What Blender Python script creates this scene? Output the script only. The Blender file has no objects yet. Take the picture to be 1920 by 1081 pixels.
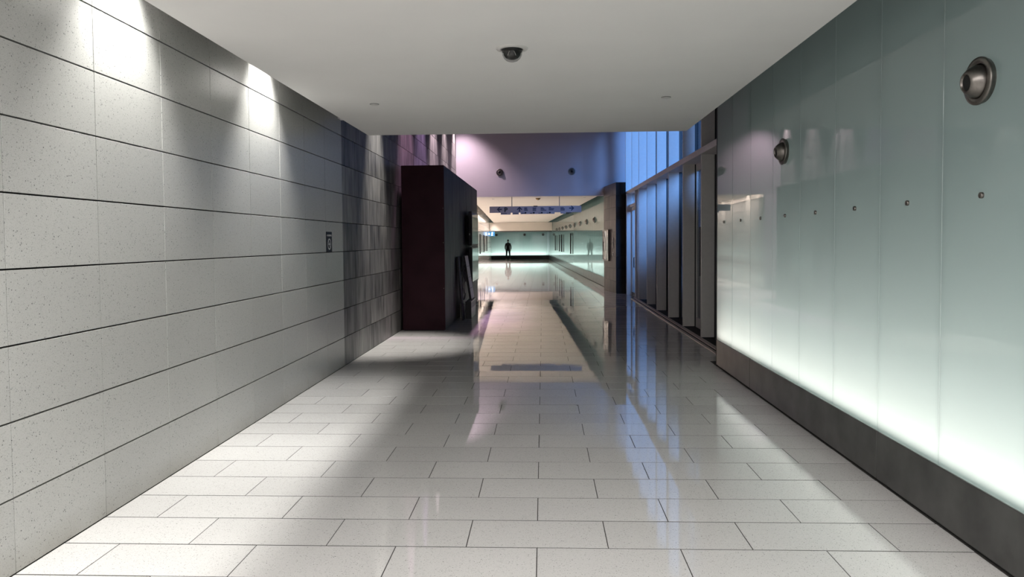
import bpy, bmesh, math, random
from mathutils import Vector, Matrix

random.seed(7)
SC = bpy.context.scene
COL = SC.collection

# ------------------------------------------------------------------ camera, sky, sun, lamps, exposure
EYE = 1.641
def make_camera():
    pitch, yaw, roll, f = .038, .0424, -.0076, 1373.7
    fw = Vector((-math.sin(yaw)*math.cos(pitch), math.cos(yaw)*math.cos(pitch), -math.sin(pitch)))
    r = Vector((math.cos(yaw), math.sin(yaw), 0)); u = r.cross(fw)
    r2 = math.cos(roll)*r + math.sin(roll)*u
    u2 = -math.sin(roll)*r + math.cos(roll)*u
    cd = bpy.data.cameras.new('camera'); cam = bpy.data.objects.new('camera', cd); COL.objects.link(cam)
    m = Matrix((r2, u2, -fw)).transposed().to_4x4(); m.translation = (0, 0, EYE)
    cam.matrix_world = m
    cd.sensor_fit = 'HORIZONTAL'; cd.sensor_width = 36; cd.lens = 36*f/1920
    cd.shift_y = -36.8/1920; cd.clip_end = 300; cd.clip_start = .05
    SC.camera = cam
make_camera()

SC.view_settings.view_transform = 'Standard'
SC.view_settings.look = 'None'
SC.view_settings.gamma = 1.0
SC.view_settings.use_curve_mapping = False
SC.view_settings.exposure = 0.12
SC.cycles.max_bounces = 10
SC.cycles.diffuse_bounces = 5
SC.cycles.glossy_bounces = 5
SC.cycles.transparent_max_bounces = 12
SC.cycles.sample_clamp_indirect = 6

W = bpy.data.worlds.new('dusk_sky'); SC.world = W; W.use_nodes = True
bg = W.node_tree.nodes['Background']; bg.inputs[0].default_value = (.06, .16, .5, 1); bg.inputs[1].default_value = .18

def lamp(name, kind, loc, energy, color=(1, 1, 1), aim=None, **kw):
    d = bpy.data.lights.new(name, kind); d.energy = energy; d.color = color
    for k, v in kw.items(): setattr(d, k, v)
    o = bpy.data.objects.new(name, d); COL.objects.link(o); o.location = loc
    if aim is not None:
        o.rotation_euler = (Vector(aim) - Vector(loc)).to_track_quat('-Z', 'Y').to_euler()
    return o
# low blue dusk light coming down through the tall window
s = lamp('dusk_sun', 'SUN', (8, 5, 9), 11.5, (.19, .43, 1.0), angle=math.radians(30))
s.rotation_euler = Vector((-.2, 1, -.24)).to_track_quat('-Z', 'Y').to_euler()

XL, XR = -2.6407, 2.2472          # stone wall, glass wall of the near passage
Y_GLASS = 9.569                   # where the near glass wall ends
Y_HALL = 9.59                     # where ceiling, pale stone end and the tall hall starts
HC = 3.04                         # ceiling height
XCL, XCR = -2.284, 1.858          # ceiling edges (slots on both sides)
YH, ZH = 24.55, 3.13              # header wall over the far passage
Z_TOP = 6.2
Y_END = 65.2
def far_left(y): return -2.82 - .0436*(y - YH)
def far_right(y): return 2.205 - .0418*(y - YH)

# wall washers in the slot between ceiling and stone wall
for y, e in ((-.1, 60), (2.25, 42), (4.5, 75), (6.84, 75), ):
    lamp('slot_spot', 'SPOT', (XL + .19, y, 3.72), e*6.5, (1, .985, .95), (XL + .12, y, 0),
         spot_size=math.radians(74), spot_blend=.85, shadow_soft_size=.05)
lamp('hall_spot', 'SPOT', (XL + .3, 11.5, 5.0), 1400, (1, .96, .9), (XL + .12, 11.6, 0), spot_size=math.radians(42), spot_blend=.9, shadow_soft_size=.05)
# added fill lamp, unseen, brightening the near end of the passage
lamp('fill_lamp', 'AREA', (-.2, .2, 3.03), 255, (1, .965, .95), (-.2, .2, 0), shape='RECTANGLE', size=3.6, size_y=5.0)
# pink washers high up along the dark wall of the hall
for y, e, c in ((14.2, 70, (1, .55, .85)), (15.9, 70, (.8, .5, 1)), (17.8, 130, (1, .76, .88)), (19.8, 100, (1, .78, .85)), (21.9, 130, (1, .78, .86))):
    lamp('hall_spot', 'SPOT', (XL + .35, y, 5.9), e*15, c, (XL + .22, y + .1, 0), spot_size=math.radians(48), spot_blend=.8, shadow_soft_size=.05)
lamp('hall_spot', 'SPOT', (-2.95, YH - 1.0, 5.9), 520, (1, .75, .86), (-2.3, YH, 2.6), spot_size=math.radians(80), spot_blend=1, shadow_soft_size=.1)
# warm wall washers of the far passage
for i in range(9):
    y = 27.0 + i*4.3
    lamp('far_slot_spot', 'SPOT', (far_left(y) + .2, y, 3.7), 300, (1, .86, .76), (far_left(y) + .2, y, 0), spot_size=math.radians(70), spot_blend=.9, shadow_soft_size=.05)
# strips inside the glass walls, lying along the foot of the cavity
def strip(name, a, b, z, width, energy, color, tilt, spread=180):
    a = Vector((a[0], a[1], z)); b = Vector((b[0], b[1], z))
    d = bpy.data.lights.new(name, 'AREA'); d.shape = 'RECTANGLE'; d.size = (b - a).length; d.size_y = width
    d.energy = energy; d.color = color; d.spread = math.radians(spread)
    o = bpy.data.objects.new(name, d); COL.objects.link(o)
    x = (b - a).normalized(); n = Matrix.Rotation(tilt, 3, x) @ Vector((0, 0, 1))
    zc = -n; yc = zc.cross(x)
    m = Matrix((x, yc, zc)).transposed().to_4x4(); m.translation = (a + b)/2
    o.matrix_world = m
strip('glass_strip', (XR + .2, -2.9), (XR + .2, 9.5), .36, .28, 78, (1, .94, .86), 0)
strip('glass_wash', (XR + .3, -2.9), (XR + .3, 9.5), .38, .05, 12, (.95, 1, .99), 0, 110)
strip('far_glass_strip', (far_right(24.7) + .2, 24.7), (far_right(64.9) + .2, 64.9), .36, .28, 190, (.95, 1, .96), 0)
strip('far_glass_wash', (far_right(24.7) + .3, 24.7), (far_right(64.9) + .3, 64.9), .38, .05, 50, (.90, 1, .97), 0, 110)
strip('far_slot_strip', (far_left(25.2) + .2, 25.2), (far_left(58.5) + .2, 58.5), 3.3, .2, 1250, (1, .85, .80), math.pi*.9, 110)
strip('end_glass_strip', (-4.6, Y_END + .2), (.4, Y_END + .2), .36, .28, 38, (.92, 1, .97), 0)
strip('end_glass_wash', (-4.6, Y_END + .3), (.4, Y_END + .3), .38, .05, 1.5, (.85, 1, .97), 0, 110)

# ------------------------------------------------------------------ materials
def new_mat(name):
    m = bpy.data.materials.new(name); m.use_nodes = True
    nt = m.node_tree; return m, nt, nt.nodes['Principled BSDF']
def N(nt, t, **kw):
    n = nt.nodes.new(t)
    for k, v in kw.items():
        if k.startswith('i_'): n.inputs[k[2:].replace('_', ' ')].default_value = v
        else: setattr(n, k, v)
    return n
def L(nt, a, b): nt.links.new(a, b)
def rgb(*c): return (c[0], c[1], c[2], 1)
def plain(name, c, rough=.5, metal=0, noise=.0, scale=20, **kw):
    m, nt, p = new_mat(name)
    p.inputs['Base Color'].default_value = rgb(*c); p.inputs['Roughness'].default_value = rough; p.inputs['Metallic'].default_value = metal
    for k, v in kw.items(): p.inputs[k.replace('_', ' ')].default_value = v
    if noise:
        g = N(nt, 'ShaderNodeNewGeometry'); t = N(nt, 'ShaderNodeTexNoise'); t.inputs['Scale'].default_value = scale; t.inputs['Detail'].default_value = 4
        L(nt, g.outputs['Position'], t.inputs['Vector'])
        r = N(nt, 'ShaderNodeMapRange'); r.inputs['From Min'].default_value = .3; r.inputs['From Max'].default_value = .7
        r.inputs['To Min'].default_value = 1 - noise; r.inputs['To Max'].default_value = 1 + noise; L(nt, t.outputs['Fac'], r.inputs['Value'])
        x = N(nt, 'ShaderNodeMix', data_type='RGBA', blend_type='MULTIPLY'); x.inputs[0].default_value = 1
        x.inputs[6].default_value = rgb(*c); L(nt, r.outputs[0], x.inputs[7]); L(nt, x.outputs[2], p.inputs['Base Color'])
    return m

def terrazzo(name, base, speck, speck2, scale, amount, rough, bump=0, var=.05):
    m, nt, p = new_mat(name)
    g = N(nt, 'ShaderNodeNewGeometry')
    wn = N(nt, 'ShaderNodeTexNoise'); wn.inputs['Scale'].default_value = 260; L(nt, g.outputs['Position'], wn.inputs['Vector'])
    wv = N(nt, 'ShaderNodeVectorMath', operation='SCALE'); wv.inputs['Scale'].default_value = .006; L(nt, wn.outputs['Color'], wv.inputs[0])
    wp = N(nt, 'ShaderNodeVectorMath', operation='ADD'); L(nt, g.outputs['Position'], wp.inputs[0]); L(nt, wv.outputs[0], wp.inputs[1])
    def specks(sc, thr, seed):
        v = N(nt, 'ShaderNodeTexVoronoi'); v.inputs['Scale'].default_value = sc
        mp = N(nt, 'ShaderNodeVectorMath', operation='ADD'); mp.inputs[1].default_value = (seed, seed*.7, seed*1.3)
        L(nt, wp.outputs[0], mp.inputs[0]); L(nt, mp.outputs[0], v.inputs['Vector'])
        sep = N(nt, 'ShaderNodeSeparateColor'); L(nt, v.outputs['Color'], sep.inputs[0])
        # radius and depth of colour differ per chip: many have none
        r = N(nt, 'ShaderNodeMapRange'); r.inputs['From Min'].default_value = 1 - thr; r.inputs['From Max'].default_value = 1
        r.inputs['To Min'].default_value = 0; r.inputs['To Max'].default_value = .5; L(nt, sep.outputs[0], r.inputs['Value'])
        d = N(nt, 'ShaderNodeMath', operation='SUBTRACT'); L(nt, r.outputs[0], d.inputs[0]); L(nt, v.outputs['Distance'], d.inputs[1])
        k = N(nt, 'ShaderNodeMapRange'); k.inputs['From Min'].default_value = 0; k.inputs['From Max'].default_value = .18
        L(nt, d.outputs[0], k.inputs['Value'])
        p2 = N(nt, 'ShaderNodeMath', operation='POWER'); p2.inputs[1].default_value = .9; L(nt, sep.outputs[1], p2.inputs[0])
        m2 = N(nt, 'ShaderNodeMath', operation='MULTIPLY'); L(nt, k.outputs[0], m2.inputs[0]); L(nt, p2.outputs[0], m2.inputs[1]); return m2.outputs[0]
    nz = N(nt, 'ShaderNodeTexNoise'); nz.inputs['Scale'].default_value = 1.3; nz.inputs['Detail'].default_value = 5; L(nt, g.outputs['Position'], nz.inputs['Vector'])
    oi = N(nt, 'ShaderNodeObjectInfo')
    a = N(nt, 'ShaderNodeMath', operation='ADD'); L(nt, nz.outputs['Fac'], a.inputs[0]); L(nt, oi.outputs['Random'], a.inputs[1])
    r = N(nt, 'ShaderNodeMapRange'); r.inputs['From Min'].default_value = .3; r.inputs['From Max'].default_value = 1.7
    r.inputs['To Min'].default_value = 1 - var; r.inputs['To Max'].default_value = 1 + var; L(nt, a.outputs[0], r.inputs['Value'])
    x = N(nt, 'ShaderNodeMix', data_type='RGBA', blend_type='MULTIPLY'); x.inputs[0].default_value = 1; x.inputs[6].default_value = rgb(*base); L(nt, r.outputs[0], x.inputs[7])
    c = x.outputs[2]
    for sc, thr, seed, colr, f in ((scale, amount, 0, speck, 1), (scale*1.9, 1, 3.3, speck2, .9), (scale*.75, amount*.25, 5.1, speck, 1), (scale*.8, amount*.5, 7.7, (base[0]*1.25, base[1]*1.25, base[2]*1.25), .6)):
        k = specks(sc, thr, seed)
        kk = N(nt, 'ShaderNodeMath', operation='MULTIPLY'); kk.inputs[1].default_value = f; L(nt, k, kk.inputs[0])
        y = N(nt, 'ShaderNodeMix', data_type='RGBA'); L(nt, kk.outputs[0], y.inputs[0]); L(nt, c, y.inputs[6]); y.inputs[7].default_value = rgb(*colr)
        c = y.outputs[2]
    L(nt, c, p.inputs['Base Color']); p.inputs['Roughness'].default_value = rough
    if bump:
        b = N(nt, 'ShaderNodeBump'); b.inputs['Strength'].default_value = bump; b.inputs['Distance'].default_value = .002
        n2 = N(nt, 'ShaderNodeTexNoise'); n2.inputs['Scale'].default_value = 5; n2.inputs['Detail'].default_value = 2; L(nt, g.outputs['Position'], n2.inputs['Vector'])
        L(nt, n2.outputs['Fac'], b.inputs['Height']); L(nt, b.outputs[0], p.inputs['Normal'])
    return m
M = {}
M['stone'] = terrazzo('pale_terrazzo', (.43, .43, .412), (.045, .05, .046), (.14, .135, .12), 150, .95, .30, var=.05)
M['floor'] = terrazzo('polished_floor', (.56, .55, .535), (.13, .125, .115), (.28, .265, .24), 165, .62, .03, bump=.03, var=.06)
M['floor'].node_tree.nodes['Principled BSDF'].inputs['IOR'].default_value = 1.58
M['stone_far'] = terrazzo('pale_polished_stone', (.56, .54, .51), (.25, .24, .22), (.3, .29, .27), 50, .3, .07, var=.03)

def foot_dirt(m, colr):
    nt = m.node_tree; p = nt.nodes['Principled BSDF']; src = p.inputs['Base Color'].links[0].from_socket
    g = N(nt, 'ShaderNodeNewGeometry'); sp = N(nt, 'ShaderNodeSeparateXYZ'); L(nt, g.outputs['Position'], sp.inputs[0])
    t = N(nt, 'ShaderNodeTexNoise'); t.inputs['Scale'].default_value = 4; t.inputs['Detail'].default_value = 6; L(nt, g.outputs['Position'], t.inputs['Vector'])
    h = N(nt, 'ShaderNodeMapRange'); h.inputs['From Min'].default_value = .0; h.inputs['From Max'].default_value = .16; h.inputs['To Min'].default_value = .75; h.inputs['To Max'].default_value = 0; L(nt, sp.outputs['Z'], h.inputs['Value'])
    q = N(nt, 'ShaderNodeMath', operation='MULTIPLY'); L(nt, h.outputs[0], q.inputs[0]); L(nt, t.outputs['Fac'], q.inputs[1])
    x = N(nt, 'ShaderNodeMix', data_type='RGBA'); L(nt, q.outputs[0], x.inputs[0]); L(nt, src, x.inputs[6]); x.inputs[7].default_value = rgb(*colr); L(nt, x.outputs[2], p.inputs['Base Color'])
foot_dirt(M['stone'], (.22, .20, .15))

def streaked(name, dark, lite, rough, spec=.4):
    m, nt, p = new_mat(name)
    g = N(nt, 'ShaderNodeNewGeometry'); oi = N(nt, 'ShaderNodeObjectInfo')
    off = N(nt, 'ShaderNodeVectorMath', operation='SCALE'); off.inputs[0].default_value = (9, 17, 23); L(nt, oi.outputs['Random'], off.inputs['Scale'])
    ad = N(nt, 'ShaderNodeVectorMath', operation='ADD'); L(nt, g.outputs['Position'], ad.inputs[0]); L(nt, off.outputs[0], ad.inputs[1])
    def nz(sc, det):
        mp = N(nt, 'ShaderNodeVectorMath', operation='MULTIPLY'); mp.inputs[1].default_value = sc; L(nt, ad.outputs[0], mp.inputs[0])
        t = N(nt, 'ShaderNodeTexNoise'); t.inputs['Scale'].default_value = 1; t.inputs['Detail'].default_value = det; L(nt, mp.outputs[0], t.inputs['Vector']); return t.outputs['Fac']
    a = N(nt, 'ShaderNodeMath', operation='ADD'); L(nt, nz((26, 26, 1.2), 6), a.inputs[0]); L(nt, nz((5, 5, 1.6), 4), a.inputs[1])
    b = N(nt, 'ShaderNodeMath', operation='MULTIPLY_ADD'); b.inputs[1].default_value = .22; L(nt, oi.outputs['Random'], b.inputs[0]); L(nt, a.outputs[0], b.inputs[2])
    r = N(nt, 'ShaderNodeMapRange'); r.inputs['From Min'].default_value = .78; r.inputs['From Max'].default_value = 1.45; L(nt, b.outputs[0], r.inputs['Value'])
    x = N(nt, 'ShaderNodeMix', data_type='RGBA'); L(nt, r.outputs[0], x.inputs[0]); x.inputs[6].default_value = rgb(*dark); x.inputs[7].default_value = rgb(*lite)
    L(nt, x.outputs[2], p.inputs['Base Color']); p.inputs['Roughness'].default_value = rough; p.inputs['Specular IOR Level'].default_value = spec
    return m
M['slate'] = streaked('dark_streaked_slate', (.04, .04, .042), (.33, .32, .305), .42)
M['brown_stone'] = streaked('brown_dark_stone', (.060, .049, .041), (.15, .125, .105), .45, .25)
M['black_stone'] = streaked('near_black_stone', (.008, .008, .009), (.028, .027, .026), .5, .15)
M['cab_side'] = streaked('dark_oiled_panel', (.014, .0132, .0125), (.085, .077, .068), .5, .15)
M['cab_end'] = plain('aubergine_paint', (.034, .0125, .018), .5, noise=.15, scale=3, Specular_IOR_Level=.08)
M['joint'] = plain('black_joint', (.012, .012, .012), .9, noise=.2)
M['grout'] = plain('dark_grout', (.035, .033, .03), .8, noise=.2)
M['ceiling'] = plain('white_ceiling_paint', (.78, .76, .745), .85, noise=.015, scale=2)
M['white'] = plain('white_wall_paint', (.72, .70, .72), .8, noise=.02, scale=2)
M['lilac'] = plain('grey_lilac_wall_paint', (.46, .44, .47), .8, noise=.02, scale=2)
M['cream'] = plain('cream_paint', (.74, .67, .59), .8, noise=.02, scale=2)
M['shaft'] = plain('shaft_paint', (.10, .10, .10), .9, noise=.1)
M['cavity'] = plain('cavity_paint', (.60, .68, .675), .9, noise=.01)
M['steel'] = plain('brushed_steel', (.20, .185, .17), .34, 1, noise=.12, scale=60)
M['base_steel'] = plain('dull_steel_base', (.125, .125, .12), .28, .8, noise=.25, scale=4)
M['mullion'] = plain('grey_painted_metal', (.62, .60, .575), .45, .0, noise=.03)
M['bronze_dark'] = plain('dark_bronze_metal', (.012, .012, .013), .5, .0, noise=.1)
M['sill'] = plain('stone_sill', (.50, .43, .39), .35, noise=.1, scale=30)
M['black'] = plain('black_plastic', (.006, .006, .0065), .45, noise=.1, Specular_IOR_Level=.3)
M['black_matte'] = plain('black_board', (.010, .010, .011), .7, noise=.2)
M['bore'] = plain('black_bore', (.003, .003, .003), .9, noise=.1)
M['white_plastic'] = plain('white_plastic', (.62, .60, .58), .4, noise=.02)
M['grey_plastic'] = plain('grey_plastic', (.25, .25, .25), .4, noise=.05)
M['heater'] = plain('brown_grey_enamel', (.16, .135, .135), .35, noise=.08)
M['sign_face'] = plain('lavender_sign_face', (.37, .35, .39), .45, noise=.03)
M['sign_dark'] = plain('navy_print', (.035, .04, .085), .5, noise=.05)
M['print_black'] = plain('black_print', (.008, .008, .01), .5, noise=.05)
M['print_white'] = plain('white_print', (.7, .7, .7), .5, noise=.02)
M['sign_black'] = plain('black_sign_plate', (.007, .0075, .009), .5, noise=.1)
M['brass'] = plain('bronze', (.30, .20, .09), .35, .8, noise=.1)
M['paper'] = plain('pale_board', (.5, .5, .46), .55, noise=.06, scale=8)
M['skin'] = plain('skin', (.20, .115, .08), .5, noise=.05)
M['hair'] = plain('black_hair', (.01, .008, .007), .6, noise=.3, scale=80)
M['jacket'] = plain('dark_brown_jacket', (.010, .0065, .006), .9, noise=.3, scale=30)
M['trousers'] = plain('black_trousers', (.010, .010, .011), .85, noise=.2, scale=30)
M['shoe'] = plain('dark_shoe', (.02, .018, .017), .5, noise=.1)
M['shoe_sole'] = plain('pale_sole', (.35, .33, .3), .6, noise=.1)
M['paving'] = plain('street_paving', (.12, .12, .13), .8, noise=.2, scale=1)
M['facade'] = plain('street_facade', (.13, .14, .17), .7, noise=.15, scale=1)

def frosted(name, front, back, ior, mixf):
    m, nt, p = new_mat(name); nt.nodes.remove(p); out = nt.nodes['Material Output']
    g = N(nt, 'ShaderNodeNewGeometry'); nz = N(nt, 'ShaderNodeTexNoise'); nz.inputs['Scale'].default_value = .9; L(nt, g.outputs['Position'], nz.inputs['Vector'])
    bp = N(nt, 'ShaderNodeBump'); bp.inputs['Strength'].default_value = .003; bp.inputs['Distance'].default_value = .002; L(nt, nz.outputs['Fac'], bp.inputs['Height'])
    d = N(nt, 'ShaderNodeBsdfDiffuse'); d.inputs[0].default_value = rgb(*front)
    t = N(nt, 'ShaderNodeBsdfTranslucent'); t.inputs[0].default_value = rgb(*back)
    a = N(nt, 'ShaderNodeMixShader'); a.inputs[0].default_value = mixf; L(nt, d.outputs[0], a.inputs[1]); L(nt, t.outputs[0], a.inputs[2])
    gl = N(nt, 'ShaderNodeBsdfGlossy'); gl.inputs['Roughness'].default_value = .004; L(nt, bp.outputs[0], gl.inputs['Normal'])
    f = N(nt, 'ShaderNodeFresnel'); f.inputs['IOR'].default_value = ior
    b = N(nt, 'ShaderNodeMixShader'); L(nt, f.outputs[0], b.inputs[0]); L(nt, a.outputs[0], b.inputs[1]); L(nt, gl.outputs[0], b.inputs[2])
    L(nt, b.outputs[0], out.inputs[0]); return m
M['frost'] = frosted('frosted_glass', (.085, .12, .122), (.78, .85, .85), 1.6, .5)
M['frost_far'] = frosted('frosted_glass_far', (.10, .16, .15), (.72, .86, .81), 1.65, .5)
def clear(name, tint, ior=1.5):
    m, nt, p = new_mat(name); nt.nodes.remove(p); out = nt.nodes['Material Output']
    t = N(nt, 'ShaderNodeBsdfTransparent'); t.inputs[0].default_value = rgb(*tint)
    gl = N(nt, 'ShaderNodeBsdfGlossy'); gl.inputs['Roughness'].default_value = .01
    f = N(nt, 'ShaderNodeFresnel'); g = N(nt, 'ShaderNodeNewGeometry')
    w = N(nt, 'ShaderNodeMapRange'); w.inputs['To Min'].default_value = ior; w.inputs['To Max'].default_value = 1/ior
    L(nt, g.outputs['Backfacing'], w.inputs['Value']); L(nt, w.outputs[0], f.inputs['IOR'])     # a thin sheet: leaving it reflects as entering does
    b = N(nt, 'ShaderNodeMixShader'); L(nt, f.outputs[0], b.inputs[0]); L(nt, t.outputs[0], b.inputs[1]); L(nt, gl.outputs[0], b.inputs[2])
    L(nt, b.outputs[0], out.inputs[0]); return m
M['clear'] = clear('clear_glass', (.86, .9, .92))
M['dome'] = clear('clear_dome', (.75, .75, .75))
M['screen'] = plain('dead_screen_glass', (.06, .07, .065), .06, noise=.05)
M['screen'].node_tree.nodes['Principled BSDF'].inputs['IOR'].default_value = 1.9
M['mirror'] = plain('rippled_metal_sheet', (.62, .62, .60), .12, 1)
def add_ripple(m, scale, dist):
    nt = m.node_tree; p = nt.nodes['Principled BSDF']; g = N(nt, 'ShaderNodeNewGeometry')
    mp = N(nt, 'ShaderNodeVectorMath', operation='MULTIPLY'); mp.inputs[1].default_value = (scale, scale, scale*.35); L(nt, g.outputs['Position'], mp.inputs[0])
    t = N(nt, 'ShaderNodeTexNoise'); t.inputs['Scale'].default_value = 1; t.inputs['Detail'].default_value = 1; L(nt, mp.outputs[0], t.inputs['Vector'])
    b = N(nt, 'ShaderNodeBump'); b.inputs['Distance'].default_value = dist; L(nt, t.outputs['Fac'], b.inputs['Height']); L(nt, b.outputs[0], p.inputs['Normal'])
add_ripple(M['mirror'], 6, .12)
def glow(name, c, s):
    m, nt, p = new_mat(name); p.inputs['Base Color'].default_value = rgb(*c); p.inputs['Emission Color'].default_value = rgb(*c); p.inputs['Emission Strength'].default_value = s; return m
M['exit_blue'] = glow('lit_blue_sign', (.015, .13, .30), .6)
M['exit_white'] = glow('lit_white_sign', (.75, .88, 1), .9)

# ------------------------------------------------------------------ mesh helpers
def obj(name, bm, mat, parent=None, smooth=False, loc=None):
    me = bpy.data.meshes.new(name)
    if isinstance(bm, bmesh.types.BMesh):
        bmesh.ops.recalc_face_normals(bm, faces=bm.faces)
        bm.to_mesh(me); bm.free()
    else: me = bm
    for mm in (mat if isinstance(mat, (list, tuple)) else [mat]): me.materials.append(mm)
    if smooth:
        for p in me.polygons: p.use_smooth = True
    o = bpy.data.objects.new(name, me); COL.objects.link(o)
    if parent is not None: o.parent = parent
    if loc is not None: o.location = loc
    return o
def link_mesh(name, me, parent, loc=(0, 0, 0), rot=(0, 0, 0)):
    o = bpy.data.objects.new(name, me); COL.objects.link(o); o.parent = parent; o.location = loc; o.rotation_euler = rot; return o
def empty(name, loc=(0, 0, 0), rot=(0, 0, 0)):
    o = bpy.data.objects.new(name, None); COL.objects.link(o); o.location = loc; o.rotation_euler = rot; o.empty_display_size = .1; return o
def tag(o, label=None, cat=None, group=None, kind=None):
    if label: o['label'] = label
    if cat: o['category'] = cat
    if group: o['group'] = group
    if kind: o['kind'] = kind
    return o
def struct(o): o['kind'] = 'structure'; return o
def box(bm, x0, x1, y0, y1, z0, z1):
    v = [bm.verts.new(p) for p in ((x0, y0, z0), (x1, y0, z0), (x1, y1, z0), (x0, y1, z0), (x0, y0, z1), (x1, y0, z1), (x1, y1, z1), (x0, y1, z1))]
    for f in ((0, 3, 2, 1), (4, 5, 6, 7), (0, 1, 5, 4), (1, 2, 6, 5), (2, 3, 7, 6), (3, 0, 4, 7)): bm.faces.new([v[i] for i in f])
    return v
def boxm(*b):
    bm = bmesh.new()
    for q in (b if isinstance(b[0], (list, tuple)) else [b]): box(bm, *q)
    return bm
def bbox(*b, w=.004, seg=2):
    bm = boxm(*b); bmesh.ops.bevel(bm, geom=list(bm.edges), offset=w, segments=seg, affect='EDGES', profile=.6); return bm
def prism(bm, pts, z0, z1):
    a = [bm.verts.new((x, y, z0)) for x, y in pts]; b = [bm.verts.new((x, y, z1)) for x, y in pts]; n = len(pts)
    bm.faces.new(a[::-1]); bm.faces.new(b)
    for i in range(n): bm.faces.new((a[i], a[(i+1) % n], b[(i+1) % n], b[i]))
def lathe(profile, seg=48, axis='Z', bm=None, close=True):
    """profile: (radius, height) list, turned about the axis"""
    bm = bm or bmesh.new(); rings = []
    for r, h in profile:
        if r < 1e-6: rings.append([bm.verts.new((0, 0, h))]); continue
        rings.append([bm.verts.new((r*math.cos(2*math.pi*i/seg), r*math.sin(2*math.pi*i/seg), h)) for i in range(seg)])
    for a, b in zip(rings, rings[1:]):
        for i in range(seg):
            j = (i+1) % seg
            if len(a) == 1 and len(b) == 1: continue
            if len(a) == 1: bm.faces.new((a[0], b[i], b[j]))
            elif len(b) == 1: bm.faces.new((a[i], a[j], b[0]))
            else: bm.faces.new((a[i], a[j], b[j], b[i]))
    return bm
def tube(pts, r, seg=8):
    bm = bmesh.new(); pts = [Vector(p) for p in pts]; rings = []; prev = None
    for i, p in enumerate(pts):
        t = (pts[min(i+1, len(pts)-1)] - pts[max(i-1, 0)]).normalized()
        if prev is None: prev = t.orthogonal().normalized()
        u = (prev - t*prev.dot(t)).normalized(); v = t.cross(u); prev = u
        rings.append([bm.verts.new(p + r*(math.cos(2*math.pi*k/seg)*u + math.sin(2*math.pi*k/seg)*v)) for k in range(seg)])
    for a, b in zip(rings, rings[1:]):
        for k in range(seg): bm.faces.new((a[k], a[(k+1) % seg], b[(k+1) % seg], b[k]))
    bm.faces.new(rings[0][::-1]); bm.faces.new(rings[-1]); return bm
_pc = {}
def piece_geo(w, h, t, ch, bm=None, xf=None):
    """A slab lying in u (w) and v (h), thickness t along n below the face at n = 0, edges chamfered, back open."""
    bm = bm or bmesh.new(); X = xf or (lambda u, v, n: (u, v, n))
    def ring(i, n): return [bm.verts.new(X(u, v, n)) for u, v in ((i, i), (w-i, i), (w-i, h-i), (i, h-i))]
    a, b, c = ring(ch, 0), ring(0, -ch), ring(0, -t)
    bm.faces.new(a)
    for p, q in ((a, b), (b, c)):
        for k in range(4): bm.faces.new((p[k], q[k], q[(k+1) % 4], p[(k+1) % 4]))
    return bm
def piece(w, h, t, ch, mat, orient):
    """Shared mesh for alike pieces; orient: 'up' (u=x v=y n=z), 'east' face to +x (u=y v=z n=x), 'west' face to -x, 'south' face to -y."""
    key = (round(w, 4), round(h, 4), t, ch, mat, orient)
    if key not in _pc:
        xf = {'up': lambda u, v, n: (u, v, n), 'east': lambda u, v, n: (n, u, v), 'west': lambda u, v, n: (-n, u, v), 'south': lambda u, v, n: (u, -n, v)}[orient]
        bm = piece_geo(w, h, t, ch, xf=xf)
        bmesh.ops.recalc_face_normals(bm, faces=bm.faces)
        f = max(bm.faces, key=lambda f: f.calc_area()); want = {'up': (0, 0, 1), 'east': (1, 0, 0), 'west': (-1, 0, 0), 'south': (0, -1, 0)}[orient]
        if f.normal.dot(Vector(want)) < 0: bmesh.ops.reverse_faces(bm, faces=bm.faces)
        me = bpy.data.meshes.new('piece'); bm.to_mesh(me); bm.free(); me.materials.append(M[mat]); _pc[key] = me
    return _pc[key]
def text_bm(s, size, bold=.010):
    cu = bpy.data.curves.new('t', 'FONT'); cu.body = s; cu.size = size; cu.align_x = 'CENTER'; cu.align_y = 'CENTER'; cu.extrude = .0008; cu.resolution_u = 3; cu.offset = bold
    o = bpy.data.objects.new('t', cu); COL.objects.link(o)
    dg = bpy.context.evaluated_depsgraph_get(); dg.update()
    me = bpy.data.meshes.new_from_object(o.evaluated_get(dg))
    bm = bmesh.new(); bm.from_mesh(me); bpy.data.objects.remove(o); bpy.data.curves.remove(cu); bpy.data.meshes.remove(me)
    return bm

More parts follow.
